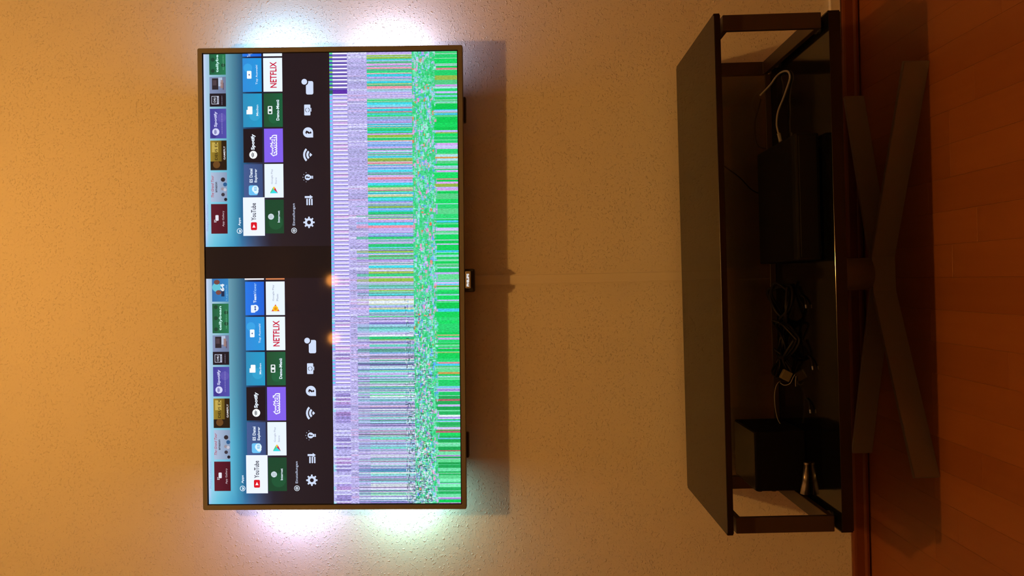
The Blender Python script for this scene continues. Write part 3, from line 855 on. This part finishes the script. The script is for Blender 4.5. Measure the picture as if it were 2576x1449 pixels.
bm = new()
p0, p1 = Vector((-0.486, -0.2500, ZS+.0098)), Vector((-0.4230, -0.2500, ZS+.0052))
cyl(bm, p0, p1, 0.0095, 0.0048, 32)
o = obj('metal_tube', bm, M['silver'], None, True)
for p in o.data.polygons:
    if len(p.vertices) > 6: p.use_smooth = False
tag(o, 'short tapering silver metal tube lying in front of the upright black box', 'tube')
bm = new(); cyl(bm, p1, p1+(p1-p0).normalized()*.004, 0.0060, 0.0060, 24)
o2 = obj('rim', bm, M['silver'], o)

# white cable curling at the right end of the shelf
bm = new()
tube(bm, [(0.296, -0.150, ZS+.012), (0.322, -0.142, 0.250), (0.349, -0.150, 0.249), (0.373, -0.165, 0.243), (0.396, -0.185, 0.2395), (0.412, -0.200, 0.239), (0.427, -0.190, 0.239), (0.436, -0.160, 0.2395), (0.436, -0.122, 0.241), (0.421, -0.105, 0.250), (0.406, -0.0705, 0.262)], 0.0022, 10, 8)
o = obj('cable', bm, M['white_cable'], None, True)
tag(o, 'white cable with a plug looping over the right end of the console shelf', 'cable')
bm = new(); tube(bm, [(0.300, -0.1505, 0.2490), (0.289, -0.153, 0.2475), (0.280, -0.155, 0.2465)], 0.0042, 10, 3)
obj('plug', bm, M['white_cable'], o, True)
# thin dark cable seen through the back panel
def wires(pts, r, mat, label):
    bm = new(); tube(bm, pts, r, 8, 8); o = obj('cable', bm, mat, None, True)
    return tag(o, label, 'cable')
wires([(0.402, -0.050, 0.254), (0.384, -0.038, 0.256), (0.355, -0.030, 0.263), (0.325, -0.030, 0.264), (0.301, -0.030, 0.261), (0.288, -0.032, 0.248), (0.283, -0.032, 0.20)], 0.0018, M['white_cable'], 'dim cable arching behind the smoked back panel at the right')
wires([(0.30, -0.020, 0.40), (0.251, -0.025, 0.342), (0.221, -0.025, 0.303), (0.182, -0.028, 0.263), (0.17, -0.028, 0.19)], 0.0013, M['black_cable'], 'hair-thin black cable slanting down the wall behind the back panel')
# thin white cables at the left
wires([(-0.258, -0.125, 0.2400), (-0.266, -0.135, 0.259), (-0.284, -0.140, 0.2675), (-0.309, -0.142, 0.269), (-0.337, -0.145, 0.2665), (-0.353, -0.150, 0.262), (-0.366, -0.160, 0.252), (-0.372, -0.175, 0.2385)], 0.0010, M['white_cable'], 'thin white cable bowing from the cable knot towards the upright black box')
wires([(-0.261, -0.160, 0.262), (-0.266, -0.165, 0.255), (-0.262, -0.170, 0.244), (-0.248, -0.178, 0.2395), (-0.240, -0.186, 0.2380)], 0.0009, M['white_cable'], 'short white wire curled round the beige connector')
wires([(-0.243, -0.192, 0.2380), (-0.253, -0.190, 0.2385), (-0.266, -0.188, 0.2378)], 0.0009, M['white_cable'], 'stub of white wire lying in front of the cable knot')
random.seed(21)
def coil(cx, cy, rx, ry, turns, zt, r, label):
    pts = []
    n = int(turns*7)
    for i in range(n+1):
        a = 2*math.pi*i/7+cx*9
        k = random.uniform(.75, 1.1)
        pts.append((cx+rx*k*math.cos(a), cy+ry*k*math.sin(a), ZS+r+zt*(0.5+0.5*math.sin(i*1.7+cy*5))*random.uniform(.4, 1)))
    return wires(pts, r, M['black_cable'], label)
coil(-0.085, -0.150, 0.050, 0.045, 3, 0.036, 0.0032, 'black cable coiled next to the flat set-top box')
coil(-0.165, -0.165, 0.045, 0.050, 3, 0.034, 0.0028, 'black cable tangle in the middle of the knot left of the set-top box')
coil(-0.225, -0.130, 0.035, 0.040, 3, 0.028, 0.0024, 'black cable bundle at the left end of the knot')
bm = new(); box(bm, -.011, .011, -.006, .006, 0, .022, .002, 2)
bmesh.ops.rotate(bm, verts=bm.verts, cent=(0, 0, 0), matrix=Matrix.Rotation(.5, 3, 'Y'))
o = obj('connector', bm, M['clear_plastic']); o.location = (-0.249, -0.168, ZS+.0055)
tag(o, 'small beige plastic connector lying in the cable knot', 'connector')
for (x, y, lab) in ((-0.090, -0.268, 'tiny shiny metal plug in front of the coil beside the set-top box'), (-0.216, -0.296, 'tiny shiny metal plug in front of the left cable bundle'), (-0.309, -0.278, 'tiny shiny metal plug nearest the upright black box')):
    bm = new(); cyl(bm, (0, 0, 0), (.007, .002, 0), .0019, .0019, 12); 
    o = obj('jack_plug', bm, M['silver']); o.location = (x, y, ZS+.0050)
    tag(o, lab, 'plug', 'jack plugs on the console shelf')
    bm = new(); tube(bm, [(.007, .002, 0), (.014, .006, -.001), (.022, .016, -.0028), (.026, .03, -.0028)], .0020, 8, 4)
    obj('lead', bm, M['black_cable'], o, True)

# ------------------------------------------------------------------ lamps of the room (above the frame and behind the camera)
def ceiling_lamp(loc, zb, bulbs, col, strength, label, r=0.03):
    e = empty('ceiling_lamp', (loc[0], loc[1], RZ))
    tag(e, label, 'lamp')
    bm = new(); cyl(bm, (0, 0, -0.025), (0, 0, 0), 0.055, 0.06, 32); obj('canopy', bm, M['bezel'], e)
    bm = new(); cyl(bm, (0, 0, zb-RZ+.075), (0, 0, -0.02), 0.006, n=12); obj('rod', bm, M['bezel'], e)
    for i, (dx, dy, k) in enumerate(bulbs):
        bm = new(); cyl(bm, (dx, dy, zb-RZ+.028), (dx, dy, zb-RZ+.085), 0.014, 0.020, 20)
        if abs(dx)+abs(dy) > .01: cyl(bm, (0, 0, zb-RZ+.08), (dx, dy, zb-RZ+.08), 0.005, n=10)
        obj('socket', bm, M['bezel'], e)
        bm = new(); bmesh.ops.create_icosphere(bm, subdivisions=2, radius=r)
        for v in bm.verts: v.co += Vector((dx, dy, zb-RZ))
        mt = emitter('bulb_light', col, strength*k)
        obj('light_bulb', bm, mt, e, True)
    return e
ceiling_lamp((0.05, -1.27), 2.36, [(0, 0, 1.0)], WARM, LAMP_NEAR, 'warm single-bulb pendant lamp hanging in front of the television wall')
ceiling_lamp((-0.18, -3.42), 2.15, [(-0.20, 0, 1.0), (0.20, 0, 1.0)], WARM2, LAMP_FAR, 'two-armed warm lamp at the far end of the room', 0.04)
